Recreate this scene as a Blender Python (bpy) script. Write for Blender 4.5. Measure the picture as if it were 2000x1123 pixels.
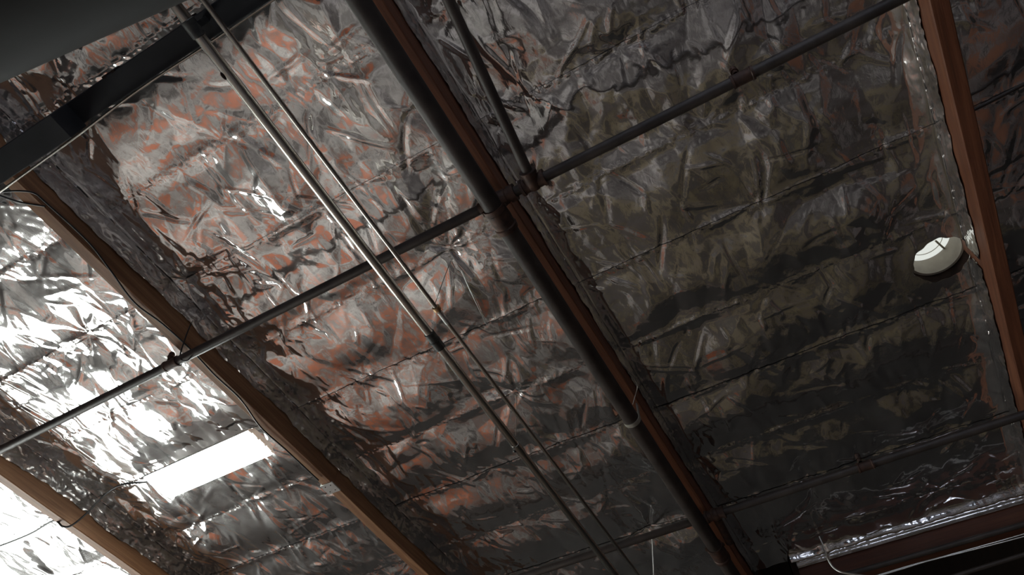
import bpy, math, random
import numpy as np
from mathutils import Matrix, Vector
from mathutils.geometry import delaunay_2d_cdt

for o in list(bpy.data.objects):
    bpy.data.objects.remove(o, do_unlink=True)
SC = bpy.context.scene
COL = SC.collection

# ------------------------------------------------------------------ camera
FPX = 1422.99                      # focal length in pixels of the 2000 px wide frame
CX, CY = 1000.0, 561.5
CAM = np.array([0.0, 0.0, 1.6])
RX = np.array([0.86933239, -0.39826406, -0.29265498])   # room axes seen in camera axes (right, down, forward)
RY = np.array([0.49392828, 0.72072511, 0.48640535])
RZ = np.array([0.01720602, -0.5673985, 0.82326356])
ROT = np.array([RX, RY, RZ])
cd = bpy.data.cameras.new('camera')
cd.sensor_width = 36.0
cd.lens = FPX / 2000.0 * 36.0
cd.clip_start = 0.05
cam = bpy.data.objects.new('camera', cd)
COL.objects.link(cam)
cr, cu, cb = ROT @ np.array([1, 0, 0]), ROT @ np.array([0, -1, 0]), ROT @ np.array([0, 0, -1])
cam.matrix_world = Matrix(((cr[0], cu[0], cb[0], CAM[0]), (cr[1], cu[1], cb[1], CAM[1]),
                           (cr[2], cu[2], cb[2], CAM[2]), (0, 0, 0, 1)))
SC.camera = cam


def ray(x, y):
    return ROT @ np.array([x - CX, y - CY, FPX])


def at(x, y, d):
    """point of the pixel's ray that lies d metres above the camera"""
    r = ray(x, y)
    return CAM + r * (d / r[2])


# ------------------------------------------------------------------ light, sky, exposure
W = bpy.data.worlds.new('sky')
SC.world = W
W.use_nodes = True
bg = W.node_tree.nodes['Background']
bg.inputs['Color'].default_value = (0.62, 0.72, 1.0, 1)
bg.inputs['Strength'].default_value = 0.6
WB, WF, WL, WR = -6.5, 9.3, -9.5, 8.0
SIDE_WIN = (1.9, 5.2, 1.3, 4.7)     # y0, y1, z0, z1 of the frosted window band in the left wall
BACK_WIN = (-0.6, 3.2, 1.7, 4.5)     # x0, x1, z0, z1 of the window in the back wall
DAY_SIDE, DAY_BACK = 9.0, 3.6       # daylight coming through the frosted panes
LAMP_POWER = 60.0
vs = SC.view_settings
vs.view_transform = 'Standard'
vs.look = 'None'
vs.gamma = 1.0
vs.use_curve_mapping = False
vs.exposure = 0.45
cy = SC.cycles
cy.use_denoising = True
cy.max_bounces = 8
cy.diffuse_bounces = 3
cy.glossy_bounces = 5
cy.sample_clamp_indirect = 4.0
cy.blur_glossy = 0.5

# ------------------------------------------------------------------ levels (metres above the camera)
DF = 4.07          # foil
DB = 3.75          # beam undersides
DFL = 3.90         # lower edge of the foil turned down on the beams
ZF = CAM[2] + DF
ZDECK = CAM[2] + 4.22


# ------------------------------------------------------------------ materials
def mat(name):
    m = bpy.data.materials.new(name)
    m.use_nodes = True
    nt = m.node_tree
    return m, nt, nt.nodes['Principled BSDF']


def node(nt, t, **kw):
    n = nt.nodes.new(t)
    for k, v in kw.items():
        setattr(n, k, v)
    return n


def mapped(nt, scale=(1, 1, 1), coord='Object'):
    tc = node(nt, 'ShaderNodeTexCoord')
    mp = node(nt, 'ShaderNodeMapping')
    mp.inputs['Scale'].default_value = scale
    nt.links.new(tc.outputs[coord], mp.inputs['Vector'])
    return mp.outputs['Vector']


def ramp(nt, fac, stops):
    r = node(nt, 'ShaderNodeValToRGB')
    e = r.color_ramp.elements
    while len(e) < len(stops):
        e.new(0.5)
    for k, (p, c) in enumerate(stops):
        e[k].position = p
        e[k].color = (*c, 1)
    nt.links.new(fac, r.inputs['Fac'])
    return r.outputs['Color']


def noise(nt, vec, scale, detail=4, rough=0.5, dist=0.0):
    n = node(nt, 'ShaderNodeTexNoise')
    n.inputs['Scale'].default_value = scale
    n.inputs['Detail'].default_value = detail
    n.inputs['Roughness'].default_value = rough
    n.inputs['Distortion'].default_value = dist
    nt.links.new(vec, n.inputs['Vector'])
    return n.outputs['Fac']


def bump(nt, b, fac, strength, dist=0.01):
    n = node(nt, 'ShaderNodeBump')
    n.inputs['Strength'].default_value = strength
    n.inputs['Distance'].default_value = dist
    nt.links.new(fac, n.inputs['Height'])
    nt.links.new(n.outputs['Normal'], b.inputs['Normal'])


def simple(name, stops, scale=8.0, rough=0.5, metal=0.0, stretch=(1, 1, 1), bmp=0.0, spec=0.5):
    m, nt, b = mat(name)
    v = mapped(nt, stretch)
    f = noise(nt, v, scale)
    nt.links.new(ramp(nt, f, stops), b.inputs['Base Color'])
    b.inputs['Roughness'].default_value = rough
    b.inputs['Metallic'].default_value = metal
    b.inputs['Specular IOR Level'].default_value = spec
    if bmp:
        bump(nt, b, noise(nt, v, scale * 6), bmp, 0.003)
    return m


def foil_material():
    m, nt, b = mat('aluminium_foil')
    v = mapped(nt, (1, 1, 1))
    f = noise(nt, v, 5.0, 3)
    nt.links.new(ramp(nt, f, [(0.3, (0.74, 0.71, 0.70)), (0.7, (0.84, 0.82, 0.81))]), b.inputs['Base Color'])
    b.inputs['Metallic'].default_value = 1.0
    b.inputs['Roughness'].default_value = 0.10
    # fine crinkle and the ribbed weave of the backing
    n1 = noise(nt, mapped(nt, (1.0, 0.6, 1.0)), 30.0, 3, 0.5, 0.5)
    n2 = noise(nt, mapped(nt, (1.0, 0.06, 1.0)), 190.0, 1, 0.4)
    rn = node(nt, 'ShaderNodeTexNoise', noise_type='RIDGED_MULTIFRACTAL')
    rn.inputs['Scale'].default_value = 11.0
    rn.inputs['Detail'].default_value = 2.0
    rn.inputs['Roughness'].default_value = 0.45
    nt.links.new(mapped(nt, (1.0, 0.5, 1.0)), rn.inputs['Vector'])
    m0_ = node(nt, 'ShaderNodeMath', operation='MULTIPLY_ADD')
    m0_.inputs[1].default_value = 0.55
    nt.links.new(rn.outputs['Fac'], m0_.inputs[0])
    nt.links.new(n1, m0_.inputs[2])
    mx = node(nt, 'ShaderNodeMath', operation='MULTIPLY_ADD')
    mx.inputs[1].default_value = 0.06
    nt.links.new(n2, mx.inputs[0])
    nt.links.new(m0_.outputs[0], mx.inputs[2])
    bump(nt, b, mx.outputs[0], 0.16, 0.006)
    # a second, duller lobe from the woven scrim under the film
    g = node(nt, 'ShaderNodeBsdfAnisotropic')
    nt.links.new(b.inputs['Base Color'].links[0].from_socket, g.inputs['Color'])
    g.inputs['Roughness'].default_value = 0.42
    nt.links.new(b.inputs['Normal'].links[0].from_socket, g.inputs['Normal'])
    ms = node(nt, 'ShaderNodeMixShader')
    ms.inputs[0].default_value = 0.17
    nt.links.new(b.outputs[0], ms.inputs[1])
    nt.links.new(g.outputs[0], ms.inputs[2])
    nt.links.new(ms.outputs[0], nt.nodes['Material Output'].inputs['Surface'])
    return m


def wood_material(name, stops, along='Y', rough=0.6):
    m, nt, b = mat(name)
    st = (14, 0.55, 14) if along == 'Y' else (0.55, 14, 14)
    v = mapped(nt, st)
    f = noise(nt, v, 2.2, 6, 0.62, 0.7)
    nt.links.new(ramp(nt, f, stops), b.inputs['Base Color'])
    b.inputs['Roughness'].default_value = rough
    bump(nt, b, noise(nt, v, 9.0, 4), 0.25, 0.004)
    return m


M = {}
M['foil'] = foil_material()
M['fir'] = wood_material('red_fir', [(0.25, (0.080, 0.026, 0.012)), (0.5, (0.165, 0.055, 0.024)), (0.75, (0.26, 0.10, 0.045))])
M['fir_lit'] = wood_material('lit_fir', [(0.25, (0.13, 0.055, 0.026)), (0.5, (0.24, 0.112, 0.05)), (0.75, (0.36, 0.19, 0.09))])  # fir lightened on two beams to stand in for light on their undersides
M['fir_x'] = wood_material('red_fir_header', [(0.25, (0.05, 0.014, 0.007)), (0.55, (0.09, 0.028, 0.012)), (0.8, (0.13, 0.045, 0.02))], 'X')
M['deck'] = wood_material('roof_deck', [(0.3, (0.012, 0.008, 0.006)), (0.7, (0.03, 0.02, 0.014))])
M['black_steel'] = simple('black_painted_steel', [(0.3, (0.016, 0.016, 0.018)), (0.7, (0.028, 0.028, 0.030))], 4, 0.7, spec=0.12)
M['iron'] = simple('dark_iron_pipe', [(0.3, (0.034, 0.027, 0.024)), (0.7, (0.066, 0.052, 0.045))], 7, 0.5, 0.1, (1, 1, 1), 0.1, 0.35)
M['rust'] = simple('rusty_fitting', [(0.3, (0.035, 0.022, 0.018)), (0.7, (0.095, 0.048, 0.032))], 22, 0.6, 0.35, (1, 1, 1), 0.3)
M['emt'] = simple('galvanised_conduit', [(0.3, (0.42, 0.40, 0.36)), (0.7, (0.58, 0.56, 0.52))], 9, 0.28, 1.0, (1, 0.2, 1))
M['zinc'] = simple('zinc_plate', [(0.3, (0.55, 0.56, 0.55)), (0.7, (0.70, 0.71, 0.70))], 25, 0.4, 0.8)
M['dark_sleeve'] = simple('dark_coupling', [(0.3, (0.03, 0.03, 0.03)), (0.7, (0.07, 0.07, 0.065))], 20, 0.5, 0.4)
M['black_rubber'] = simple('black_cable', [(0.3, (0.012, 0.011, 0.011)), (0.7, (0.03, 0.028, 0.027))], 12, 0.5)
M['wire'] = simple('steel_wire', [(0.3, (0.22, 0.20, 0.18)), (0.7, (0.42, 0.39, 0.36))], 12, 0.35, 0.9)
M['strap'] = simple('pale_strap', [(0.3, (0.34, 0.32, 0.27)), (0.7, (0.46, 0.43, 0.37))], 16, 0.5, 0.3)
M['duct'] = simple('grey_duct', [(0.3, (0.016, 0.016, 0.016)), (0.7, (0.024, 0.024, 0.024))], 2.5, 0.7, 0.0, spec=0.12)
M['white_enamel'] = simple('white_enamel', [(0.3, (0.74, 0.74, 0.73)), (0.7, (0.82, 0.82, 0.81))], 12, 0.35)
M['beige'] = simple('beige_tube', [(0.3, (0.34, 0.30, 0.245)), (0.7, (0.42, 0.375, 0.31))], 14, 0.55)
M['black_gap'] = simple('black_part_gap_shade', [(0.3, (0.012, 0.008, 0.007)), (0.7, (0.03, 0.018, 0.014))], 14, 0.8, spec=0.05)  # black fittings, and the painted dark of the gap round the light tube
M['wall'] = simple('dark_wall', [(0.3, (0.016, 0.014, 0.013)), (0.7, (0.030, 0.027, 0.025))], 1.2, 0.8)
M['wall_pale'] = simple('pale_wall', [(0.3, (0.13, 0.11, 0.10)), (0.7, (0.20, 0.17, 0.155))], 1.0, 0.8)
M['brass'] = simple('brass_screw', [(0.3, (0.50, 0.33, 0.18)), (0.7, (0.65, 0.45, 0.26))], 30, 0.35, 0.9)


def emit(name, col, strength):
    m, nt, b = mat(name)
    v = mapped(nt)
    f = noise(nt, v, 3.0)
    c = ramp(nt, f, [(0.2, tuple(0.97 * k for k in col)), (0.8, col)])
    nt.links.new(c, b.inputs['Base Color'])
    nt.links.new(c, b.inputs['Emission Color'])
    b.inputs['Emission Strength'].default_value = strength
    return m


M['lamp'] = emit('lit_diffuser', (0.93, 1.0, 0.97), LAMP_POWER)
M['skylens'] = emit('daylit_lens', (0.95, 1.0, 0.95), 0.50)
M['pane_side'] = emit('frosted_pane', (0.94, 1.0, 0.96), DAY_SIDE)
M['pane_back'] = emit('frosted_blue_pane', (0.74, 0.83, 1.0), DAY_BACK)


def floor_material():
    m, nt, b = mat('painted_floor')
    v = mapped(nt)
    sep = node(nt, 'ShaderNodeSeparateXYZ')
    nt.links.new(v, sep.inputs[0])
    warp = noise(nt, v, 0.55, 3)

    def band(sock, lo, hi, wob=2.0, soft=0.15):
        a = node(nt, 'ShaderNodeMath', operation='MULTIPLY_ADD')
        nt.links.new(warp, a.inputs[0])
        a.inputs[1].default_value = wob
        nt.links.new(sock, a.inputs[2])
        off = wob * 0.5
        u = node(nt, 'ShaderNodeMapRange')
        u.inputs['From Min'].default_value = lo + off - soft
        u.inputs['From Max'].default_value = lo + off + soft
        nt.links.new(a.outputs[0], u.inputs['Value'])
        w = node(nt, 'ShaderNodeMapRange')
        w.inputs['From Min'].default_value = hi + off - soft
        w.inputs['From Max'].default_value = hi + off + soft
        w.inputs['To Min'].default_value = 1.0
        w.inputs['To Max'].default_value = 0.0
        nt.links.new(a.outputs[0], w.inputs['Value'])
        p = node(nt, 'ShaderNodeMath', operation='MULTIPLY')
        nt.links.new(u.outputs[0], p.inputs[0])
        nt.links.new(w.outputs[0], p.inputs[1])
        return p.outputs[0]

    def mul(a, c):
        p = node(nt, 'ShaderNodeMath', operation='MULTIPLY')
        nt.links.new(a, p.inputs[0])
        nt.links.new(c, p.inputs[1])
        return p.outputs[0]

    def over(fac, base, col):
        x = node(nt, 'ShaderNodeMix', data_type='RGBA')
        nt.links.new(fac, x.inputs['Factor'])
        nt.links.new(base, x.inputs['A'])
        if isinstance(col, tuple):
            x.inputs['B'].default_value = (*col, 1)
        else:
            nt.links.new(col, x.inputs['B'])
        return x.outputs['Result']

    base = ramp(nt, noise(nt, v, 0.6, 3), [(0.38, (0.07, 0.058, 0.06)), (0.50, (0.24, 0.21, 0.205)), (0.62, (0.58, 0.53, 0.52))])
    terra = ramp(nt, noise(nt, v, 0.5, 6, 0.58, 0.5), [(0.40, (0.52, 0.12, 0.035)), (0.445, (0.30, 0.11, 0.06)), (0.475, (0.11, 0.085, 0.08)), (0.51, (0.26, 0.24, 0.225)), (0.56, (0.46, 0.42, 0.40)), (0.62, (0.06, 0.05, 0.048))])
    tan = ramp(nt, noise(nt, v, 0.5, 6, 0.58, 0.5), [(0.40, (0.20, 0.165, 0.17)), (0.46, (0.34, 0.26, 0.155)), (0.50, (0.22, 0.175, 0.10)), (0.525, (0.06, 0.05, 0.05)), (0.64, (0.20, 0.165, 0.16))])
    c = over(band(sep.outputs['X'], -12.5, -2.6), base, terra)
    rose = ramp(nt, noise(nt, v, 0.6, 5, 0.55, 0.5), [(0.40, (0.62, 0.26, 0.15)), (0.48, (0.30, 0.22, 0.20)), (0.53, (0.62, 0.54, 0.53)), (0.62, (0.12, 0.10, 0.10))])
    c = over(band(sep.outputs['X'], 3.4, 12.0), c, rose)
    c = over(mul(band(sep.outputs['X'], -2.4, 3.4), band(sep.outputs['Y'], 4.3, 9.5)), c, tan)
    nt.links.new(c, b.inputs['Base Color'])
    b.inputs['Roughness'].default_value = 0.6
    return m


M['floor'] = floor_material()


# ------------------------------------------------------------------ mesh helpers
class MB:
    def __init__(self):
        self.v, self.f, self.smooth = [], [], []

    def add(self, vs, fs, smooth=False):
        o = len(self.v)
        self.v += [tuple(float(c) for c in p) for p in vs]
        self.f += [tuple(i + o for i in f) for f in fs]
        self.smooth += [smooth] * len(fs)
        return self

    def box(self, lo, hi, ch=0.0):
        (x0, y0, z0), (x1, y1, z1) = lo, hi
        if not ch:
            vs = [(x, y, z) for z in (z0, z1) for y in (y0, y1) for x in (x0, x1)]
            fs = [(0, 2, 3, 1), (4, 5, 7, 6), (0, 1, 5, 4), (2, 6, 7, 3), (0, 4, 6, 2), (1, 3, 7, 5)]
            return self.add(vs, fs)
        vs, idx = [], {}
        for sx in (0, 1):
            for sy in (0, 1):
                for sz in (0, 1):
                    X, Y, Z = (x0, x1)[sx], (y0, y1)[sy], (z0, z1)[sz]
                    ax, ay, az = X + (ch if sx == 0 else -ch), Y + (ch if sy == 0 else -ch), Z + (ch if sz == 0 else -ch)
                    for k, p in enumerate(((X, ay, az), (ax, Y, az), (ax, ay, Z))):
                        idx[(sx, sy, sz, k)] = len(vs)
                        vs.append(p)
        fs = []
        q = [(0, 0), (1, 0), (1, 1), (0, 1)]
        for s in (0, 1):
            fs.append([idx[(s, a, c, 0)] for a, c in q])
            fs.append([idx[(a, s, c, 1)] for a, c in q])
            fs.append([idx[(a, c, s, 2)] for a, c in q])
        for a in (0, 1):
            for c in (0, 1):
                fs.append([idx[(0, a, c, 1)], idx[(1, a, c, 1)], idx[(1, a, c, 2)], idx[(0, a, c, 2)]])
                fs.append([idx[(a, 0, c, 0)], idx[(a, 1, c, 0)], idx[(a, 1, c, 2)], idx[(a, 0, c, 2)]])
                fs.append([idx[(a, c, 0, 0)], idx[(a, c, 1, 0)], idx[(a, c, 1, 1)], idx[(a, c, 0, 1)]])
        for a in (0, 1):
            for c in (0, 1):
                for e in (0, 1):
                    fs.append([idx[(a, c, e, k)] for k in range(3)])
        return self.add(vs, fs)

    def tube(self, path, r, n=12, caps=True):
        """round sweep along a polyline; r is a number or one radius per point"""
        P = [np.array(p, float) for p in path]
        rs = [r] * len(P) if np.isscalar(r) else list(r)
        T = []
        for k in range(len(P)):
            t = P[min(k + 1, len(P) - 1)] - P[max(k - 1, 0)]
            T.append(t / (np.linalg.norm(t) + 1e-12))
        ref = np.array([0, 0, 1.0]) if abs(T[0][2]) < 0.9 else np.array([1.0, 0, 0])
        u = np.cross(T[0], ref)
        u /= np.linalg.norm(u)
        vs, fs = [], []
        for k, p in enumerate(P):
            u = u - T[k] * (u @ T[k])
            u /= np.linalg.norm(u)
            w = np.cross(T[k], u)
            for j in range(n):
                a = 2 * math.pi * j / n
                vs.append(p + rs[k] * (math.cos(a) * u + math.sin(a) * w))
        for k in range(len(P) - 1):
            for j in range(n):
                fs.append((k * n + j, k * n + (j + 1) % n, (k + 1) * n + (j + 1) % n, (k + 1) * n + j))
        self.add(vs, fs, True)
        if caps:
            self.add(vs[:n], [tuple(reversed(range(n)))])
            self.add(vs[-n:], [tuple(range(n))])
        return self

    def sleeve(self, a, b, prof, n=20):
        """turned shape along a-b; prof = [(t, r)...] with t from 0 to 1"""
        a, b = np.array(a, float), np.array(b, float)
        ps, rs = [], []
        for t, r in prof:
            ps.append(a + (b - a) * t)
            rs.append(r)
        ax = (b - a) / np.linalg.norm(b - a)
        ref = np.array([0, 0, 1.0]) if abs(ax[2]) < 0.9 else np.array([1.0, 0, 0])
        u = np.cross(ax, ref)
        u /= np.linalg.norm(u)
        w = np.cross(ax, u)
        for k in range(len(ps) - 1):
            ring = []
            for p, r in ((ps[k], rs[k]), (ps[k + 1], rs[k + 1])):
                ring += [p + r * (math.cos(2 * math.pi * j / n) * u + math.sin(2 * math.pi * j / n) * w) for j in range(n)]
            self.add(ring, [(j, (j + 1) % n, n + (j + 1) % n, n + j) for j in range(n)], True)
        return self

    def ball(self, c, r, n=16, m=10, s=(1, 1, 1)):
        vs, fs = [], []
        for i in range(m + 1):
            t = math.pi * i / m
            for j in range(n):
                a = 2 * math.pi * j / n
                vs.append((c[0] + s[0] * r * math.sin(t) * math.cos(a), c[1] + s[1] * r * math.sin(t) * math.sin(a), c[2] + s[2] * r * math.cos(t)))
        for i in range(m):
            for j in range(n):
                fs.append((i * n + j, (i + 1) * n + j, (i + 1) * n + (j + 1) % n, i * n + (j + 1) % n))
        return self.add(vs, fs, True)

    def build(self, name, m, parent=None):
        me = bpy.data.meshes.new(name)
        me.from_pydata(self.v, [], self.f)
        me.polygons.foreach_set('use_smooth', self.smooth)
        me.materials.append(m)
        me.update()
        o = bpy.data.objects.new(name, me)
        COL.objects.link(o)
        if parent is not None:
            o.parent = parent
            o.matrix_parent_inverse = parent.matrix_world.inverted() if parent.matrix_world != Matrix() else Matrix()
        return o


def tag(o, label, cat, group=None):
    o['label'] = label
    o['category'] = cat
    if group:
        o['group'] = group
    return o


def thing(name, label, cat, loc=(0, 0, 0), group=None):
    o = bpy.data.objects.new(name, None)
    COL.objects.link(o)
    o.empty_display_size = 0.1
    o.matrix_world = Matrix.Translation(Vector([float(c) for c in loc]))
    return tag(o, label, cat, group)


def struct(o):
    o['kind'] = 'structure'
    return o


def smooth_path(pts, n=8):
    """Catmull-Rom through the points"""
    P = [np.array(p, float) for p in pts]
    P = [2 * P[0] - P[1]] + P + [2 * P[-1] - P[-2]]
    out = []
    for k in range(1, len(P) - 2):
        for j in range(n):
            t = j / n
            a, b, c, d = P[k - 1], P[k], P[k + 1], P[k + 2]
            out.append(0.5 * (2 * b + (c - a) * t + (2 * a - 5 * b + 4 * c - d) * t * t + (3 * b - a - 3 * c + d) * t ** 3))
    out.append(P[-2])
    return out


# ------------------------------------------------------------------ room shell
TUBE_C, TUBE_R = (1.115, 3.565), 0.172
fl = MB().box((WL, WB, -0.15), (WR, WF, 0.0)).build('floor', M['floor'])
struct(fl)
y0, y1, z0, z1 = SIDE_WIN
wl = MB()
wl.box((WL - 0.2, WB, 0), (WL, y0, ZDECK + 0.2))
wl.box((WL - 0.2, y1, 0), (WL, WF, ZDECK + 0.2))
wl.box((WL - 0.2, y0, 0), (WL, y1, z0))
wl.box((WL - 0.2, y0, z1), (WL, y1, ZDECK + 0.2))
struct(wl.build('wall_left', M['wall_pale']))
struct(MB().box((WR, WB, 0), (WR + 0.2, WF, ZDECK + 0.2)).build('wall_right', M['wall']))
struct(MB().box((WL, WF, 0), (WR, WF + 0.2, ZDECK + 0.2)).build('wall_front', M['wall']))
x0, x1, bz0, bz1 = BACK_WIN
wb = MB()
wb.box((WL, WB - 0.2, 0), (x0, WB, ZDECK + 0.2))
wb.box((x1, WB - 0.2, 0), (WR, WB, ZDECK + 0.2))
wb.box((x0, WB - 0.2, 0), (x1, WB, bz0))
wb.box((x0, WB - 0.2, bz1), (x1, WB, ZDECK + 0.2))
struct(wb.build('wall_back', M['wall']))


def window(name, axis, a0, a1, z0, z1, pos, m, cols, rows):
    """framed window of frosted panes; axis 'Y' lies in a wall x = pos, axis 'X' in a wall y = pos"""
    def B(lo_a, hi_a, lo_z, hi_z, t0, t1, nme, mm, par, ch=0.0):
        if axis == 'Y':
            return MB().box((pos + t0, lo_a, lo_z), (pos + t1, hi_a, hi_z), ch).build(nme, mm, par)
        return MB().box((lo_a, pos + t0, lo_z), (hi_a, pos + t1, hi_z), ch).build(nme, mm, par)
    fr = 0.06
    f = B(a0, a1, z0, z0 + fr, -0.14, -0.04, name, M['white_enamel'], None)
    struct(f)
    B(a0, a1, z1 - fr, z1, -0.14, -0.04, 'window_frame', M['white_enamel'], f)
    B(a0, a0 + fr, z0 + fr, z1 - fr, -0.14, -0.04, 'window_frame', M['white_enamel'], f)
    B(a1 - fr, a1, z0 + fr, z1 - fr, -0.14, -0.04, 'window_frame', M['white_enamel'], f)
    ca, cz = (a1 - a0 - 2 * fr) / cols, (z1 - z0 - 2 * fr) / rows
    for i in range(cols):
        for j in range(rows):
            B(a0 + fr + i * ca + 0.015, a0 + fr + (i + 1) * ca - 0.015, z0 + fr + j * cz + 0.015, z0 + fr + (j + 1) * cz - 0.015, -0.10, -0.09, 'pane', m, f)
    for i in range(1, cols):
        B(a0 + fr + i * ca - 0.02, a0 + fr + i * ca + 0.02, z0 + fr, z1 - fr, -0.12, -0.06, 'mullion', M['white_enamel'], f)
    for j in range(1, rows):
        B(a0 + fr, a1 - fr, z0 + fr + j * cz - 0.02, z0 + fr + j * cz + 0.02, -0.12, -0.06, 'mullion', M['white_enamel'], f)


window('window_1', 'Y', *SIDE_WIN, WL, M['pane_side'], 4, 3)
window('window_2', 'X', *BACK_WIN, WB, M['pane_back'], 3, 2)
# roof deck with the round opening of the light tube
b = MB()
hx, hy, n = TUBE_C[0], TUBE_C[1], 48
hr, hs = TUBE_R + 0.012, 0.4
for z, flip in ((ZDECK, False), (ZDECK + 0.03, True)):
    ring = [(hx + hr * math.cos(2 * math.pi * j / n), hy + hr * math.sin(2 * math.pi * j / n), z) for j in range(n)]
    sq = []
    for j in range(n):
        c, s = math.cos(2 * math.pi * j / n), math.sin(2 * math.pi * j / n)
        k = hs / max(abs(c), abs(s))
        sq.append((hx + k * c, hy + k * s, z))
    b.add(ring + sq, [(j, n + j, n + (j + 1) % n, (j + 1) % n) for j in range(n)])
    for x0, x1, y0, y1 in ((WL - 0.2, hx - hs, WB - 0.2, WF + 0.2), (hx + hs, WR + 0.2, WB - 0.2, WF + 0.2),
                           (hx - hs, hx + hs, WB - 0.2, hy - hs), (hx - hs, hx + hs, hy + hs, WF + 0.2)):
        b.add([(x0, y0, z), (x1, y0, z), (x1, y1, z), (x0, y1, z)], [(0, 1, 2, 3)])
ceiling = struct(b.build('ceiling', M['deck']))

# ------------------------------------------------------------------ crumpled foil between the beams
BW = 0.09
XD, XA, XB, XC = -5.66, -3.455, -1.04, 1.376      # right faces of the four beams
HDR_Y = 6.22
RNG = np.random.default_rng(7)
_perm = RNG.permutation(512)
_ang = RNG.uniform(0, 2 * math.pi, 512)
_gx, _gy = np.cos(_ang), np.sin(_ang)


def perlin(x, y, seed):
    xi, yi = np.floor(x).astype(int), np.floor(y).astype(int)
    xf, yf = x - xi, y - yi

    def g(a, c, fx, fy):
        h = _perm[(_perm[(a + seed * 37) % 512] + c + seed * 11) % 512]
        return _gx[h] * fx + _gy[h] * fy
    u, v = xf ** 3 * (xf * (xf * 6 - 15) + 10), yf ** 3 * (yf * (yf * 6 - 15) + 10)
    a, c = g(xi, yi, xf, yf), g(xi + 1, yi, xf - 1, yf)
    d, e = g(xi, yi + 1, xf, yf - 1), g(xi + 1, yi + 1, xf - 1, yf - 1)
    return (a + (c - a) * u) * (1 - v) + (d + (e - d) * u) * v


SEAM0, SEAMP = 0.631, 0.655


def seam_dist(y):
    t = (y - SEAM0) / SEAMP
    return np.abs(t - np.round(t)) * SEAMP


def facet_field(x0, x1, y0, y1, lx, ly, seed):
    """piecewise-flat relief: random points, Delaunay triangles, heights in [-1, 1]; returns a sampled raster"""
    rg = np.random.default_rng(seed)
    nx_, ny_ = max(2, int((x1 - x0) / lx) + 3), max(2, int((y1 - y0) / ly) + 3)
    gx, gy = np.meshgrid(np.arange(-1, nx_ + 1), np.arange(-1, ny_ + 1))
    px_ = x0 + (gx + rg.uniform(-0.48, 0.48, gx.shape)) * lx
    py_ = y0 + (gy + rg.uniform(-0.48, 0.48, gy.shape)) * ly
    pts = np.stack([px_.ravel(), py_.ravel()], -1)
    hs = rg.uniform(-1, 1, len(pts))
    # triangulate in the stretched space so that the facets follow the stretch
    tri = delaunay_2d_cdt([Vector((float(p[0]) / lx, float(p[1]) / ly)) for p in pts], [], [], 0, 1e-6)
    order = [k[0] for k in tri[3]]
    q = pts[order]
    hz = hs[order]
    st = 0.01
    w, h = int((x1 - x0) / st) + 2, int((y1 - y0) / st) + 2
    out = np.zeros((h, w))
    for f in tri[2]:
        A_, B_, C_ = q[f[0]], q[f[1]], q[f[2]]
        i0, i1 = max(0, int((min(A_[0], B_[0], C_[0]) - x0) / st)), min(w - 1, int((max(A_[0], B_[0], C_[0]) - x0) / st) + 1)
        j0, j1 = max(0, int((min(A_[1], B_[1], C_[1]) - y0) / st)), min(h - 1, int((max(A_[1], B_[1], C_[1]) - y0) / st) + 1)
        if i1 < i0 or j1 < j0:
            continue
        gx_ = x0 + st * np.arange(i0, i1 + 1)[None, :]
        gy_ = y0 + st * np.arange(j0, j1 + 1)[:, None]
        den = (B_[1] - C_[1]) * (A_[0] - C_[0]) + (C_[0] - B_[0]) * (A_[1] - C_[1])
        if abs(den) < 1e-12:
            continue
        l1 = ((B_[1] - C_[1]) * (gx_ - C_[0]) + (C_[0] - B_[0]) * (gy_ - C_[1])) / den
        l2 = ((C_[1] - A_[1]) * (gx_ - C_[0]) + (A_[0] - C_[0]) * (gy_ - C_[1])) / den
        l3 = 1 - l1 - l2
        m = (l1 >= -1e-6) & (l2 >= -1e-6) & (l3 >= -1e-6)
        out[j0:j1 + 1, i0:i1 + 1] = np.where(m, l1 * hz[f[0]] + l2 * hz[f[1]] + l3 * hz[f[2]], out[j0:j1 + 1, i0:i1 + 1])
    return x0, y0, st, out


def sample(fld, x, y):
    x0, y0, st, g = fld
    u, v = np.clip((x - x0) / st, 0, g.shape[1] - 1.001), np.clip((y - y0) / st, 0, g.shape[0] - 1.001)
    i, j = u.astype(int), v.astype(int)
    a, c = u - i, v - j
    return (g[j, i] * (1 - a) + g[j, i + 1] * a) * (1 - c) + (g[j + 1, i] * (1 - a) + g[j + 1, i + 1] * a) * c


FIELDS = {}


def fields(bay, xl, xr, ya, yb):
    if bay not in FIELDS:
        FIELDS[bay] = [facet_field(xl - 0.1, xr + 0.1, ya - 1.2, yb + 1.2, lx, ly, 100 * bay + k) for k, (lx, ly) in enumerate(((0.30, 0.42), (0.10, 0.22), (0.05, 0.06)))]
    return FIELDS[bay]


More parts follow.
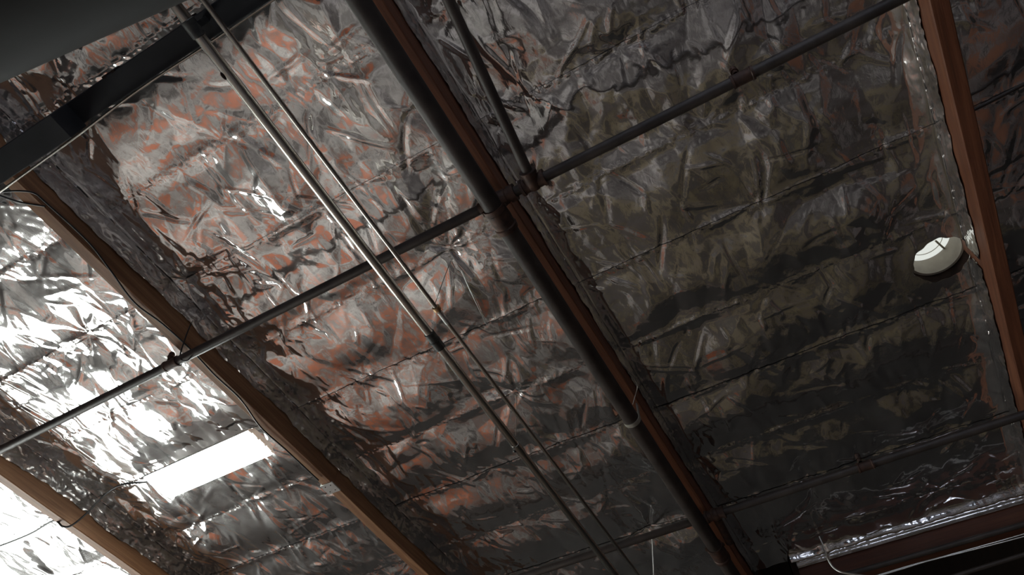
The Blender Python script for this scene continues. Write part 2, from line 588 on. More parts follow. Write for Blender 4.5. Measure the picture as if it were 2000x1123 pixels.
def crumple(x, y, s, bay):
    """height (downwards positive) of the foil skin; s = distance to the nearer beam"""
    wx = x + 0.010 * perlin(x * 6, y * 6, 40 + bay) + 0.005 * perlin(x * 17, y * 17, 50 + bay)
    wy = y + 0.010 * perlin(x * 6, y * 6, 60 + bay) + 0.005 * perlin(x * 17, y * 17, 70 + bay)
    sd = seam_dist(y)
    env = 0.30 + 0.70 * np.clip(sd / 0.10, 0, 1)
    rough = 0.35 + 1.15 * np.clip(0.5 + 1.3 * perlin(x * 1.4, y * 1.4, 80 + bay), 0, 1)    # calmer and busier areas
    h = 0.016 * (1 - np.cos(2 * np.pi * (y - SEAM0) / SEAMP)) * (0.6 + 0.8 * perlin(x * 0.9, np.round((y - SEAM0) / SEAMP - 0.5) * 3.7, 5 + bay))
    fa_, fb_, fc_ = FIELDS[bay]
    h = h + env * AMP[0] * sample(fa_, wx, wy)
    h = h + env * rough * AMP[1] * sample(fb_, wx, wy)
    h = h + rough * AMP[2] * sample(fc_, wx, wy)
    h = h + env * 0.022 * perlin(wx * 2.6, wy * 1.4, 1 + bay)
    # thin straight creases, mostly running across the strip
    yl, yh = float(y.min()), float(y.max())
    for sx, sy, ux_, uy_, ln_, am, wd in CREASES[bay]:
        if sy + ln_ < yl or sy - ln_ > yh:
            continue
        dx, dy = x - sx, y - sy
        m = (np.abs(dx) < ln_ + 0.05) & (np.abs(dy) < ln_ + 0.05)
        if not m.any():
            continue
        dx, dy = dx[m], dy[m]
        t_ = (dx * ux_ + dy * uy_) / ln_
        q_ = dx * -uy_ + dy * ux_ + 0.004 * np.sin(t_ * 4 + sx * 9)
        h[m] += am * np.clip(1 - t_ * t_, 0, 1) * np.maximum(0, 1 - np.abs(q_) / wd)
    # crushed band where the sheets are stapled together
    k = np.exp(-(sd / 0.028) ** 2)
    h = h + k * (0.015 * np.abs(perlin(x * 34, y * 30, 8 + bay)) + 0.014 * perlin(x * 4, y * 2, 9 + bay))
    # fans of folds that run out from staples
    for fx, fy, ph, am in FANS:
        dx, dy = x - fx, y - fy
        d = np.sqrt(dx * dx + dy * dy)
        m = d < 0.9
        if not m.any():
            continue
        th = np.arctan2(dy, dx)
        fold = np.abs(((th * (8 / (2 * math.pi)) + ph + 0.5 * perlin(x * 3, y * 3, 12) + 0.6 * perlin(np.cos(th) * 2 + ph * 9, np.sin(th) * 2, 13)) % 1.0) - 0.5)
        side = np.clip(0.45 + 1.5 * perlin(np.cos(th) * 1.3 + ph * 13 + fx, np.sin(th) * 1.3 + fy, 17), 0, 1)
        h = h - m * am * 1.3 * side * fold * np.exp(-d / 0.24) * np.clip(d / 0.05, 0, 1)
        h = h - m * am * 0.5 * np.exp(-(d / 0.06) ** 2)
    return h


AMP = (0.023, 0.0080, 0.0014)
CREASES = {}
for bay_, (cx0, cx1) in enumerate(((-8.0, XD - BW), (XD, XA - BW), (XA, XB - BW), (XB, XC - BW), (XC, 3.7))):
    CREASES[bay_] = []
    for _ in range(650):
        an = RNG.normal(math.pi / 2, 0.45) if RNG.random() < 0.7 else RNG.uniform(0, math.pi)
        CREASES[bay_].append((RNG.uniform(cx0, cx1), RNG.uniform(-1.5, 7.0), math.cos(an), math.sin(an), RNG.uniform(0.06, 0.26),
                              RNG.uniform(0.002, 0.0085) * RNG.choice([1, 1, -1]), RNG.uniform(0.012, 0.036)))
FANS = []
for bx0, bx1 in ((-8.0, XD), (XD, XA), (XA, XB), (XB, XC), (XC, 3.7)):
    for k in range(-2, 10):
        FANS.append((RNG.uniform(bx0 + 0.15, bx1 - 0.2), SEAM0 + k * SEAMP + RNG.uniform(-0.03, 0.03), RNG.uniform(0, 1), RNG.uniform(0.006, 0.026)))
for fx, fy, am in ((*at(890, 505, DF)[:2], 0.045), (*at(1008, 772, DF)[:2], 0.05), (*at(1273, 1040, DF)[:2], 0.05), (*at(372, 560, DF)[:2], 0.045), (*at(175, 660, DF)[:2], 0.045)):
    FANS.append((fx, SEAM0 + round((fy - SEAM0) / SEAMP) * SEAMP, 0.3, am))

FOIL_N = 0


def foil_sheet(xl, xr, y0, y1, bay, step, fl_l=True, fl_r=True, lift=0.0):
    """one strip of foil between two beams, its side edges turned down on the beam faces"""
    W_ = xr - xl
    FH = DF - DFL
    rc = 0.025
    L = W_ + (FH if fl_l else 0) + (FH if fl_r else 0)
    nu, nv = max(4, int(L / step)), max(3, int((y1 - y0) / step))
    U, V = np.meshgrid(np.linspace(0, L, nu + 1), np.linspace(y0, y1, nv + 1))
    s = U - (FH if fl_l else 0)          # arclength from the left corner
    X = np.clip(s, 0, W_) + xl
    drop = np.where(s < 0, -s, np.where(s > W_, s - W_, 0.0))
    d_edge = np.minimum(np.where(fl_l, s, 9), np.where(fl_r, W_ - s, 9))
    flat = np.clip(d_edge / 0.10, 0, 1)
    H = crumple(X, V, d_edge, bay) * (0.12 + 0.88 * flat)
    calm = np.clip((np.hypot(X - TUBE_C[0], V - TUBE_C[1]) - TUBE_R) / 0.15, 0, 1)     # pulled tight round the light tube
    H = H * calm + 0.004 * (1 - calm)
    # ragged lower edge and shallow pockets of the turned-down strip
    edge = 1.0 + 0.22 * perlin(V * 2.0, V * 0 + bay * 3.3, 20) + 0.12 * perlin(V * 9.0, V * 0 + bay * 5.1, 21)
    out = 0.004 + 0.014 * np.abs(perlin(V * 5.0, U * 9.0, 22 + bay)) + 0.013 * np.abs(perlin(V * 15.0, U * 24.0, 23 + bay)) + 0.005 * np.abs(perlin(V * 42.0, U * 42.0, 24 + bay))
    isf = drop > 0
    sgn = np.where(s < 0, 1.0, -1.0)
    Xo = X + np.where(isf, sgn * out, 0) + np.where(~isf & (d_edge < rc), sgn * 0, 0)
    Z = ZF - np.where(isf, drop * edge, 0) - H + lift
    # soft corner
    near = (~isf) & (d_edge < rc)
    Z = Z - np.where(near, 0.4 * (rc - d_edge), 0)
    Y_ = V.copy()
    P = np.stack([Xo, Y_, Z], -1).reshape(-1, 3)
    i = np.arange(nv)[:, None] * (nu + 1) + np.arange(nu)[None, :]
    F = np.stack([i, i + nu + 1, i + nu + 2, i + 1], -1).reshape(-1, 4)
    # round cut-out for the light tube
    dx, dy = P[:, 0] - TUBE_C[0], P[:, 1] - TUBE_C[1]
    d = np.hypot(dx, dy)
    if (d < TUBE_R).any():
        rag = TUBE_R * (1 + 0.03 * np.sin(7 * np.arctan2(dy, dx)) + 0.02 * np.sin(13 * np.arctan2(dy, dx) + 1))
        inside = d < rag
        F = F[~inside[F].all(1)]
        k = np.where(inside, rag / np.maximum(d, 1e-6), 1)
        P[:, 0] = np.where(inside, TUBE_C[0] + dx * k, P[:, 0])
        P[:, 1] = np.where(inside, TUBE_C[1] + dy * k, P[:, 1])
    me = bpy.data.meshes.new('foil_sheet')
    me.vertices.add(len(P))
    me.vertices.foreach_set('co', P.astype(np.float32).ravel())
    me.loops.add(len(F) * 4)
    me.loops.foreach_set('vertex_index', F.astype(np.int32).ravel())
    me.polygons.add(len(F))
    me.polygons.foreach_set('loop_start', (np.arange(len(F)) * 4).astype(np.int32))
    me.polygons.foreach_set('use_smooth', np.ones(len(F), bool))
    me.update(calc_edges=True)
    me.materials.append(M['foil'])
    o = bpy.data.objects.new('foil_sheet', me)
    COL.objects.link(o)
    o.parent = ceiling
    return o


BAYS = [(-8.0, XD - BW, 0, (0.9, 5.6), False, True), (XD, XA - BW, 1, (-0.1, 5.6), True, True),
        (XA, XB - BW, 2, (-1.5, 6.9), True, True), (XB, XC - BW, 3, (-0.1, HDR_Y), True, True),
        (XC, 3.7, 4, (0.5, 6.0), True, False)]
for xl, xr, bay, (ya, yb), fa, fb in BAYS:
    fields(bay, xl, xr, ya, yb)
    k0 = math.floor((ya - SEAM0) / SEAMP)
    k1 = math.ceil((yb - SEAM0) / SEAMP)
    for k in range(k0, k1):
        y0, y1 = SEAM0 + k * SEAMP - 0.012, SEAM0 + (k + 1) * SEAMP + 0.012
        if yb == HDR_Y:
            y1 = min(y1, HDR_Y)
        foil_sheet(xl, xr, y0, y1, bay, 0.0105, fa, fb, lift=-0.0055 if k % 2 else 0.0)

# foil flap taped along the header: a puffed roll above a flat taped lip
HX0, HX1 = -0.73, 3.7
nx, prof = 240, [(-0.27, -0.045), (-0.21, -0.018), (-0.16, -0.008), (-0.115, -0.004), (-0.092, 0.006), (-0.082, 0.030), (-0.072, 0.054), (-0.055, 0.060), (-0.030, 0.054), (-0.005, 0.052), (-0.010, 0.076), (-0.015, 0.100)]
xs = np.linspace(HX0 + 0.02, XC - BW - 0.01, nx)
vs_, fs_ = [], []
for i, x in enumerate(xs):
    for j, (dy, dz) in enumerate(prof):
        t = 1.0 if j < 8 else 0.2
        w = float(perlin(np.array([x * 5.0]), np.array([j * 0.35]), 90)[0])
        w2 = abs(float(perlin(np.array([x * 17.0]), np.array([j * 0.8]), 91)[0]))
        vs_.append((x, HDR_Y + dy * (1 + 0.25 * w * t) - 0.004 * w2, ZF - 0.012 - dz - t * (0.018 * w + 0.016 * w2)))
n_ = len(prof)
for i in range(nx - 1):
    for j in range(n_ - 1):
        fs_.append((i * n_ + j, (i + 1) * n_ + j, (i + 1) * n_ + j + 1, i * n_ + j + 1))
MB().add(vs_, fs_, True).build('foil_flap', M['foil'], ceiling)

# ------------------------------------------------------------------ wooden beams
ZB = CAM[2] + DB
ZT = ZDECK - 0.002


def warped_beam(xr, y0, y1, z0, name, m, parent, seed, n=40, w=BW, wob=0.006):
    """sawn beam with slightly rounded arrises and a trace of bow"""
    c = 0.006
    sec = [(0, ZT), (0, z0 + c), (-c, z0), (-w + c, z0), (-w, z0 + c), (-w, ZT)]
    vs, fs = [], []
    for i in range(n + 1):
        y = y0 + (y1 - y0) * i / n
        ox = wob * float(perlin(np.array([y * 0.8]), np.array([0.3]), seed)[0])
        oz = wob * float(perlin(np.array([y * 1.1]), np.array([4.3]), seed)[0])
        for a, z in sec:
            vs.append((xr + a + ox, y, z + (oz if z < ZT else 0)))
    k = len(sec)
    for i in range(n):
        for j in range(k):
            fs.append((i * k + j, i * k + (j + 1) % k, (i + 1) * k + (j + 1) % k, (i + 1) * k + j))
    fs.append(tuple(range(k)))
    fs.append(tuple(n * k + j for j in reversed(range(k))))
    return MB().add(vs, fs).build(name, m, parent)


tag(warped_beam(XD, -1.0, 8.0, ZB, 'wooden_beam', M['fir_lit'], None, 31), 'brown wooden beam on the far side of the lit lamp from the cable-edged beam', 'beam')
tA = thing('wooden_beam', 'long wooden beam spliced with a zinc plate, black cable along its lower edge', 'beam', (XA - BW / 2, 0, ZB))
ySp = float(at(637, 952, DB)[1])
warped_beam(XA, -2.6, ySp, ZB, 'beam_length', M['fir_lit'], tA, 32)
warped_beam(XA, ySp + 0.004, 8.0, ZB + 0.012, 'beam_length', M['fir_lit'], tA, 33)
pb = MB()
pb.box((XA - BW - 0.012, ySp - 0.035, ZB - 0.006), (XA + 0.010, ySp + 0.075, ZB + 0.004))
pb.box((XA - BW - 0.012, ySp - 0.035, ZB + 0.004), (XA - BW - 0.006, ySp + 0.075, ZB + 0.10))
sp = pb.build('splice_plate', M['zinc'], tA)
for dx in (0.02, 0.07):
    for dy in (-0.01, 0.05):
        MB().ball((XA - BW + dx, ySp + dy, ZB - 0.007), 0.005, 8, 5).build('nail_head', M['dark_sleeve'], sp)
tag(warped_beam(XB, -2.6, 8.0, ZB, 'wooden_beam', M['fir'], None, 34), 'reddish wooden beam right above the thick dark main pipe', 'beam')
tag(warped_beam(XC, -2.6, HDR_Y, ZB, 'wooden_beam', M['fir'], None, 35), 'dark red wooden beam beside the round light tube opening', 'beam')
# header that the beams run into
th = thing('wooden_header', 'wooden header across the beams with foil taped along its top', 'beam', ((HX0 + HX1) / 2, HDR_Y, CAM[2] + 3.80))
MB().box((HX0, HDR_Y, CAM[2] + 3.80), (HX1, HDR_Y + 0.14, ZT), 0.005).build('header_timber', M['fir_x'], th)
hb = MB()
hb.box((HX0 - 0.012, HDR_Y - 0.03, CAM[2] + 3.79), (HX0 - 0.002, HDR_Y + 0.15, CAM[2] + 4.06))
hb.box((HX0 - 0.012, HDR_Y - 0.03, CAM[2] + 3.79), (HX0 + 0.05, HDR_Y - 0.022, CAM[2] + 4.06))
hb.build('end_bracket', M['black_gap'], th)

# ------------------------------------------------------------------ black girder under the beams
tg = thing('steel_girder', 'flat black steel girder crossing under the wooden beams', 'girder', (-3.0, 0.07, CAM[2] + 3.5))
GX = float(at(117, 244, 3.5)[0])
gs = MB()
gs.box((GX - 0.35, 0.008, CAM[2] + 3.66), (-1.19, 0.133, CAM[2] + 3.745), 0.004)
gs.build('girder_section', M['black_steel'], tg)
gs = MB()
gs.box((-6.2, 0.006, CAM[2] + 3.5), (GX, 0.149, CAM[2] + 3.66), 0.004)
gs.build('girder_section', M['black_steel'], tg)
for x, y, d in ((217, 135, 3.66), (200, 147, 3.66), (385, 52, 3.66)):
    p = at(x, y, d)
    MB().box((p[0] - 0.012, 0.0, p[2] - 0.004), (p[0] + 0.012, 0.012, p[2] + 0.06), 0.002).build('clip', M['black_gap'], tg)

# ------------------------------------------------------------------ round duct
pa, pb_ = at(0, 163, 2.75), at(368, 0, 2.75)
axd = (pb_ - pa) / np.linalg.norm(pb_ - pa)
mid = (pa + pb_) / 2
rm = (mid - CAM) / np.linalg.norm(mid - CAM)
nrm = np.cross(rm, axd)
nrm /= np.linalg.norm(nrm)
if (ROT.T @ nrm)[1] > 0:
    nrm = -nrm
DR = 0.30
cen = mid + nrm * DR
td = thing('air_duct', 'thick round grey air duct above the silver conduits', 'duct', cen - np.array([0, 0, DR]))
a0, a1 = cen - axd * 3.6, cen + axd * 2.4
MB().tube([a0, a1], DR, 64).build('duct_tube', M['duct'], td)
for q in (-0.62, 0.62):
    c_ = cen + axd * q * 2
    MB().sleeve(c_ - axd * 0.02, c_ + axd * 0.02, [(0, DR), (0.1, DR + 0.006), (0.9, DR + 0.006), (1, DR)], 64).build('seam_band', M['duct'], td)

# ------------------------------------------------------------------ silver conduits
DC = 3.5


def along(p0, p1, x, y, d):
    """point on line p0-p1 nearest to the pixel's ray"""
    p0, p1 = np.array(p0), np.array(p1)
    u = p1 - p0
    r = ray(x, y)
    w0 = p0 - CAM
    a, bb, c, dd, e = u @ u, u @ r, r @ r, u @ w0, r @ w0
    s_ = (bb * e - c * dd) / (a * c - bb * bb)
    return p0 + u * s_


def line_px(q0, q1, d, ext0=0.0, ext1=0.0):
    p0, p1 = at(*q0, d), at(*q1, d)
    u = (p1 - p0) / np.linalg.norm(p1 - p0)
    return p0 - u * ext0, p1 + u * ext1, u


c0, c1, cu_ = line_px((347, 15), (1203, 1123), DC, 0.7, 2.2)
tc_ = thing('conduit', 'thicker silver conduit of the parallel pair, with a dark coupling', 'conduit', (c0 + c1) / 2)
RC = 0.028
MB().tube([c0, c1], RC, 24).build('conduit_tube', M['emt'], tc_)
p = along(c0, c1, 849, 665, DC)
cp = MB().sleeve(p - cu_ * 0.07, p + cu_ * 0.07, [(0, RC), (0.02, RC + 0.006), (0.98, RC + 0.006), (1, RC)], 24).build('coupling', M['dark_sleeve'], tc_)
MB().sleeve(p - cu_ * 0.004, p + cu_ * 0.004, [(0, RC), (0.1, RC + 0.009), (0.9, RC + 0.009), (1, RC)], 24).build('rib', M['dark_sleeve'], cp)
p = along(c0, c1, 1014, 874, DC)
MB().sleeve(p - cu_ * 0.05, p + cu_ * 0.05, [(0, RC), (0.02, RC + 0.004), (0.98, RC + 0.004), (1, RC)], 24).build('coupling', M['emt'], tc_)
MB().ball(p + np.array([-0.02, -0.012, -0.024]), 0.013, 10, 6).build('set_screw', M['dark_sleeve'], tc_)
p = along(c0, c1, 374, 58, DC)
MB().sleeve(p - cu_ * 0.045, p + cu_ * 0.045, [(0, RC), (0.04, RC + 0.007), (0.96, RC + 0.007), (1, RC)], 24).build('coupling', M['dark_sleeve'], tc_)
bk = MB().box((p[0] - 0.012, p[1] - 0.015, p[2] + 0.02), (p[0] + 0.012, p[1] + 0.015, CAM[2] + 3.659)).build('bracket', M['dark_sleeve'], tc_)
p = along(c0, c1, 437, 152, DC)
MB().ball(p + np.array([-0.018, -0.008, -0.020]), 0.014, 12, 8, (0.8, 1.6, 0.8)).build('set_screw', M['black_gap'], tc_)
MB().box((p[0] - 0.004, p[1] - 0.004, p[2]), (p[0] + 0.004, p[1] + 0.004, p[2] + 0.03)).build('clip', M['dark_sleeve'], tc_)

r0, r1, ru = line_px((397, 0), (1247, 1123), DC, 0.7, 2.2)
tr = thing('conduit', 'thinner silver conduit of the parallel pair, with a brass coupling', 'conduit', (r0 + r1) / 2)
RR = 0.014
MB().tube([r0, r1], RR, 18).build('conduit_tube', M['emt'], tr)
p = along(r0, r1, 847, 607, DC)
MB().sleeve(p - ru * 0.016, p + ru * 0.016, [(0, RR), (0.05, RR + 0.010), (0.95, RR + 0.010), (1, RR)], 18).build('clamp', M['brass'], tr)
p = along(r0, r1, 860, 625, DC)
MB().sleeve(p - ru * 0.05, p + ru * 0.05, [(0, RR), (0.03, RR + 0.003), (0.97, RR + 0.003), (1, RR)], 18).build('coupling', M['zinc'], tr)

# ------------------------------------------------------------------ thick main pipe and its branches
DM, RM = 3.62, 0.056
m0, m1, mu = line_px((700, 0), (1360, 1013), DM, 3.0, 3.4)
tm = thing('main_pipe', 'thick dark iron pipe hung under the reddish beam', 'pipe', (m0 + m1) / 2)
MB().tube([m0, m1], RM, 32).build('pipe_tube', M['iron'], tm)


def grooved(px_, parent, half=0.085, nme='coupling'):
    p_ = along(m0, m1, *px_, DM)
    o_ = MB().sleeve(p_ - mu * half, p_ + mu * half, [(0, RM), (0.0, RM + 0.010), (0.18, RM + 0.013), (0.22, RM + 0.007), (0.5, RM + 0.010), (0.78, RM + 0.007), (0.82, RM + 0.013), (1, RM + 0.010), (1, RM)], 32).build(nme, M['rust'], parent)
    for sx in (-1, 1):
        q = p_ + np.array([sx * (RM + 0.012), 0, 0]) - mu * half * 0.8
        MB().sleeve(q - mu * 0.012, q + mu * 0.012, [(0, 0), (0, 0.013), (1, 0.013), (1, 0)], 6).build('bolt', M['rust'], o_)
    return p_


jP = grooved((980, 425), tm)
grooved((1398, 1082), tm, 0.10)
# pale strap hanger
p = along(m0, m1, 1240, 815, DM)
sh = MB().sleeve(p - mu * 0.016, p + mu * 0.016, [(0, RM), (0, RM + 0.006), (1, RM + 0.006), (1, RM)], 32).build('strap_ring', M['strap'], tm)
sb = MB().box((p[0] + RM - 0.004, p[1] - 0.014, p[2]), (p[0] + RM + 0.004, p[1] + 0.014, ZB - 0.010)).build('strap_arm', M['strap'], tm)

DP, RP = 3.66, 0.030
YP = float(0.4385 * DP)
YS = float(1.303 * DP)


def px_branch(name, label, x0, x1, y, stops, parent_y=None):
    """straight branch along X; stops = list of (kind, pixel)"""
    z = CAM[2] + DP
    t = thing(name, label, 'pipe', ((x0 + x1) / 2, y, z - RP))
    e0, e1 = np.array([x0, y, z]), np.array([x1, y, z])
    MB().tube([e0, e1], RP, 24).build('pipe_tube', M['iron'], t)
    ux = np.array([1.0, 0, 0])
    for kind, q in stops:
        c = along(e0, e1, *q, DP)
        if kind in ('coupling', 'sprinkler'):
            h = 0.058
            MB().sleeve(c - ux * h, c + ux * h, [(0, RP), (0, RP + 0.007), (0.10, RP + 0.008), (0.13, RP + 0.005), (0.87, RP + 0.005), (0.9, RP + 0.008), (1, RP + 0.007), (1, RP)], 24).build('coupling', M['rust'], t)
        if kind == 'sprinkler':
            s_ = MB()
            b0 = c + np.array([-0.02, -0.02, RP])
            s_.sleeve(b0, b0 + np.array([0, -0.004, 0.05]), [(0, 0.014), (0.5, 0.014), (0.5, 0.021), (0.72, 0.021), (0.72, 0.010), (1, 0.010)], 14)
            s_.ball(b0 + np.array([0, -0.005, 0.055]), 0.020, 12, 8)
            s_.build('sprinkler_head', M['rust'], t)
        if kind == 'tee':
            b_ = MB().ball(c, RP + 0.020, 20, 12)
            for d_ in (-1, 1):
                b_.sleeve(c + ux * d_ * 0.02, c + ux * d_ * 0.075, [(0, RP + 0.012), (0.7, RP + 0.012), (0.72, RP + 0.019), (1, RP + 0.019), (1, RP)], 24)
            b_.build('tee', M['rust'], t)
    return t, e0, e1


xm = lambda y: float(m0[0] + (m1[0] - m0[0]) * (y - m0[1]) / (m1[1] - m0[1]))
tPl, l0, l1 = px_branch('branch_pipe', 'dark branch pipe passing under the cable-edged beam, ending at the main pipe', -9.0, xm(YP) - RM * 0.6, YP, [('sprinkler', (334, 708))])
tPr, q0, q1 = px_branch('branch_pipe', 'dark branch pipe joined by a rusty elbow beside the reddish beam', xm(YP) + RM * 0.6, 3.2, YP, [('sprinkler', (1449, 149)), ('tee', (1040, 354))])
# outlet on the main pipe
c = np.array([xm(YP), YP, CAM[2] + DP])
MB().sleeve(c + np.array([RM * 0.7, 0, 0]), c + np.array([RM + 0.09, 0, 0]), [(0, 0.050), (0.45, 0.046), (0.5, 0.040), (0.62, 0.040), (0.64, 0.050), (1, 0.050), (1, RP)], 24).build('outlet', M['rust'], tPr)
MB().sleeve(c - np.array([RM + 0.03, 0, 0]), c - np.array([RM * 0.7, 0, 0]), [(0, RP), (0, 0.038), (1, 0.044)], 24).build('outlet', M['rust'], tPl)
# slanted riser that comes down into the tee
J = along(q0, q1, 1040, 354, DP)
Jb = J + np.array([0, 0, -0.012])
Q = at(876, 0, 3.63)
Qd = (Q - Jb) / np.linalg.norm(Q - Jb)
tq = thing('slanted_pipe', 'dark pipe slanting into the rusty elbow of the branch pipe', 'pipe', Jb)
MB().tube([Jb, Q + Qd * 1.2], RP, 24).build('pipe_tube', M['iron'], tq)
MB().sleeve(Jb, Jb + Qd * 0.085, [(0, RP + 0.012), (0.72, RP + 0.012), (0.74, RP + 0.018), (1, RP + 0.018), (1, RP)], 24).build('elbow_collar', M['rust'], tq)

tSl, s0, s1 = px_branch('branch_pipe', 'dark branch pipe crossing above both silver conduits', -5.4, xm(YS) - RM * 0.6, YS, [])
tSr, s2, s3 = px_branch('branch_pipe', 'dark reddish branch pipe near the foil-taped header', xm(YS) + RM * 0.6, 3.4, YS, [('sprinkler', (1690, 909)), ('tee', (1398, 1008))])
c = along(s2, s3, 1398, 1008, DP)
MB().tube([c, c + np.array([-0.015, 0.35, -0.02])], RP * 1.05, 20).build('nipple', M['rust'], tSr)

# ------------------------------------------------------------------ light tube in the roof
tx, ty = TUBE_C
tt_ = thing('light_tube', 'round roof light tube with white lens and beige wall', 'skylight', (tx, ty, ZF))
def vertical(z0, z1, prof, nme, m, par, n=48):
    return MB().sleeve((tx, ty, z0), (tx, ty, z1), prof, n).build(nme, m, par)
vertical(ZF + 0.0, ZF + 0.085, [(0, TUBE_R + 0.012), (1, TUBE_R + 0.012)], 'gap_shade_ring', M['black_gap'], tt_)  # black ring standing in for the unlit gap between foil and deck
vertical(ZF + 0.085, ZF + 0.28, [(0, TUBE_R + 0.012), (0, TUBE_R - 0.004), (1, TUBE_R - 0.004)], 'tube_wall', M['beige'], tt_)
ln = MB().sleeve((tx, ty, ZF + 0.245), (tx, ty, ZF + 0.265), [(0, TUBE_R - 0.005), (0.3, TUBE_R * 0.7), (0.3, TUBE_R * 0.67), (1, 0.0001)], 48).build('lens', M['skylens'], tt_)
vertical(ZF + 0.242, ZF + 0.248, [(0, TUBE_R * 0.70), (0, TUBE_R * 0.69), (1, TUBE_R * 0.69)], 'lens_ring', M['beige'], ln)
lz = ZF + 0.238 - CAM[2]
MB().tube([at(1827, 470, lz), at(1845, 486, lz)], 0.007, 4).build('lens_bar', M['beige'], tt_)

# ------------------------------------------------------------------ lamp with its cord
DL = 3.86


def make_lamp(x0, x1, y0, y1, label, group=None, dl=DL):
    z = CAM[2] + dl
    t = thing('ceiling_lamp', label, 'lamp', ((x0 + x1) / 2, (y0 + y1) / 2, z))
    hb_ = MB()
    k = 8
    sec = [(y0, z + 0.004), (y0 - 0.004, z + 0.02), (y0 + 0.05, z + 0.07), (y1 - 0.05, z + 0.07), (y1 + 0.004, z + 0.02), (y1, z + 0.004)]
    for i in range(len(sec) - 1):
        (ya, za), (yb, zb) = sec[i], sec[i + 1]
        hb_.add([(x0, ya, za), (x1, ya, za), (x1, yb, zb), (x0, yb, zb)], [(0, 1, 2, 3)])
    for x in (x0, x1):
        hb_.add([(x, a, c_) for a, c_ in sec], [tuple(range(len(sec)))])
    hb_.build('housing', M['white_enamel'], t)
    # gently bowed diffuser
    d_ = MB()
    vs, fs, nn = [], [], 12
    for x in (x0 + 0.012, x1 - 0.012):
        for j in range(nn + 1):
            u = j / nn
            vs.append((x, y0 + (y1 - y0) * u, z + 0.004 - 0.022 * math.sin(math.pi * u) ** 0.6))
    for j in range(nn):
        fs.append((j, j + 1, nn + 2 + j, nn + 1 + j))
    fs.append(tuple(range(nn + 1)))
    fs.append(tuple(range(2 * nn + 1, nn, -1)))
    d_.add(vs, fs).build('diffuser', M['lamp'], t)
    for j in range(3):
        yc = y0 + (y1 - y0) * (0.22 + 0.28 * j)
        MB().box((x1 + 0.001, yc - 0.028, z + 0.0), (x1 + 0.018, yc + 0.028, z + 0.012), 0.002).build('end_tab', M['white_enamel'], t)
    for x in (x0 + 0.12, x1 - 0.12):
        ym = (y0 + y1) / 2
        MB().tube([(x, ym, z + 0.06), (x, ym, ZF - 0.01)], 0.003, 6).build('hanger_wire', M['wire'], t)
    return t


tl, trr = at(281, 934, DL), at(484, 840, DL)
br = at(532, 888, DL)
ly0, ly1 = (tl[1] + trr[1]) / 2, br[1]
lx0, lx1 = float(tl[0]), float((trr[0] + br[0]) / 2)
make_lamp(lx0, lx1, float(ly0), float(ly1), 'lit white strip lamp hanging below the foil')

def cable(name, label, pts, r, m, cat='cable', n=8, sm=8, group=None):
    o = MB().tube(smooth_path(pts, sm), r, n).build(name, m)
    return tag(o, label, cat, group)


zb = CAM[2] + DB
lamp_end = np.array([lx0 - 0.002, (ly0 + ly1) / 2 - 0.05, CAM[2] + DL + 0.03])
cable('lamp_cord', 'black cord from the lit lamp sagging over a beam', [lamp_end, at(240, 946, 3.84), at(205, 966, 3.82), at(172, 1000, 3.76), at(140, 1026, 3.70), at(122, 1028, 3.70), at(104, 1017, 3.78), at(60, 1042, 3.82), at(0, 1066, 3.85), at(-60, 1085, 3.86)], 0.008, M['black_rubber'])
# cable on the lower edge of the spliced beam
cable('beam_cable', 'black cable clipped along the lower edge of the spliced beam', [at(0, 375, 3.72), at(35, 373, 3.70), at(66, 377, 3.715), at(90, 396, 3.725), at(170, 470, 3.735), at(215, 527, 3.735), at(262, 590, 3.735), at(318, 633, 3.735), at(372, 682, 3.735), at(420, 733, 3.735), at(470, 780, 3.735), at(510, 835, 3.735), at(560, 880, 3.735), at(622, 938, 3.735)], 0.006, M['black_rubber'])
cable('loose_cable', 'loose black cable stub hanging beside the spliced beam', [at(-30, 372, 3.76), at(0, 382, 3.75), at(40, 395, 3.75), at(88, 403, 3.752)], 0.006, M['black_rubber'])
# thin line beside the girder
cable('thin_conduit', 'thin grey conduit running along the side of the black girder', [at(-40, 402, 3.64), at(0, 374, 3.64), at(140, 273, 3.64), at(270, 176, 3.64), at(400, 90, 3.64), at(530, 2, 3.64), at(600, -45, 3.64)], 0.007, M['emt'], 'conduit')
# wires
hk = at(352, 690, DP)
cable('hanger_wire', 'black wire hanger looped under the branch pipe at the spliced beam', [at(371, 632, 3.80) + np.array([0.01, 0, 0]), at(362, 660, 3.74), at(352, 692, 3.68), at(355, 703, 3.62), at(366, 704, 3.61), at(374, 696, 3.63)], 0.0045, M['black_rubber'], 'wire')
cable('hanger_wire', 'thin wire from the foil down to the thinner conduit clamp', [at(880, 510, DF - 0.01), at(863, 555, 3.78), at(847, 602, DC + 0.015)], 0.0026, M['wire'], 'wire', 6, 3)
cable('loose_wire', 'loose straight wire dangling below the foil beside the thinner conduit', [at(901, 530, DF - 0.02), at(926, 584, DF - 0.07), at(950, 634, DF - 0.03)], 0.0028, M['zinc'], 'wire', 6, 3)
cable('hanger_wire', 'short wire holding the thicker conduit near a bright foil crease', [at(1009, 774, DF - 0.01), at(1008.5, 812, 3.8), at(1008, 852, DC + 0.02)], 0.0035, M['wire'], 'wire', 6, 3)
cable('hanger_wire', 'pale wire hanging straight down from crushed foil behind the branch pipe', [at(1273, 1044, DF - 0.02), at(1275, 1085, 3.86), at(1279, 1160, 3.55)], 0.0045, M['zinc'], 'wire', 6, 3)
cable('hanger_wire', 'thin bent wire on the reddish beam above the pale pipe strap', [at(1228, 727, 3.745), at(1238, 738, 3.742), at(1245, 754, 3.738), at(1241, 772, 3.72), at(1236, 790, 3.70)], 0.003, M['wire'], 'wire', 6, 4)
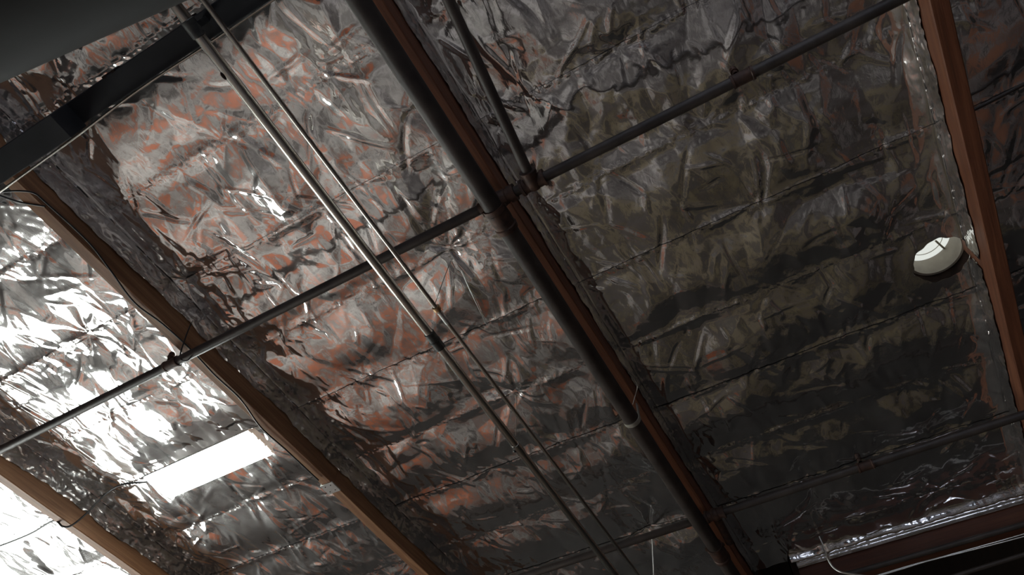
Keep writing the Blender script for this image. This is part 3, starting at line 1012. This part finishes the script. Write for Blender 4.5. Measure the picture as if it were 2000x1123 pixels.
# right-hand bay: thin dark line under the foil
cable('thin_conduit', 'thin dark conduit crossing the foil past the dark red beam', [at(1880, 224, 4.0), at(1904, 213, 4.0), at(1950, 190, 4.0), at(2000, 164, 4.0), at(2080, 124, 4.0)], 0.011, M['iron'], 'conduit')
# conduits and cables under the header
def hdr(x, y, yy):
    """pixel to the vertical plane y = yy"""
    r_ = ray(x, y)
    return CAM + r_ * ((yy - CAM[1]) / r_[1])
cable('dark_conduit', 'dark glossy conduit fixed under the foil-taped header', [hdr(1560, 1146, 6.13), hdr(1700, 1109, 6.13), hdr(1850, 1067, 6.13), hdr(2000, 1024, 6.13), hdr(2100, 995, 6.13)], 0.022, M['iron'], 'conduit', 16, 4)
cable('pale_cable', 'pale grey cable sagging just under the dark header conduit', [hdr(1660, 1140, 6.11), hdr(1730, 1119, 6.11), hdr(1790, 1101, 6.11), hdr(1850, 1085, 6.11), hdr(2000, 1043, 6.11), hdr(2100, 1010, 6.11)], 0.007, M['emt'], 'cable')
cable('pale_cable', 'second pale cable meeting its twin under the header', [hdr(1700, 1130, 6.095), hdr(1760, 1112, 6.095), hdr(1812, 1096, 6.095), hdr(1880, 1079, 6.10), hdr(2000, 1048, 6.10), hdr(2100, 1017, 6.10)], 0.006, M['emt'], 'cable')
cable('dark_conduit', 'lowest dark conduit in the black gap below the header', [hdr(1820, 1140, 6.30), hdr(1900, 1114, 6.30), hdr(2000, 1083, 6.30), hdr(2100, 1052, 6.30)], 0.018, M['iron'], 'conduit', 12, 4)
cable('bent_conduit', 'thin bent conduit curving down across the header end', [hdr(1600, 1048, 5.975), hdr(1606, 1062, 5.99), hdr(1614, 1083, 6.03), hdr(1622, 1101, 6.07), hdr(1634, 1113, 6.085), hdr(1654, 1120, 6.085), hdr(1700, 1126, 6.085), hdr(1740, 1132, 6.085)], 0.009, M['emt'], 'conduit')

# look-alikes of one kind belong together
GROUPS = {'wooden_beam': 'parallel wooden roof beams', 'branch_pipe': 'dark branch pipes', 'hanger_wire': 'thin hanger wires',
          'conduit': 'pair of silver conduits', 'thin_conduit': 'thin conduits', 'dark_conduit': 'dark conduits at the header', 'pale_cable': 'pale cables under the header'}
for o in COL.objects:
    k = o.name.split('.')[0]
    if o.parent is None and 'category' in o and k in GROUPS:
        o['group'] = GROUPS[k]
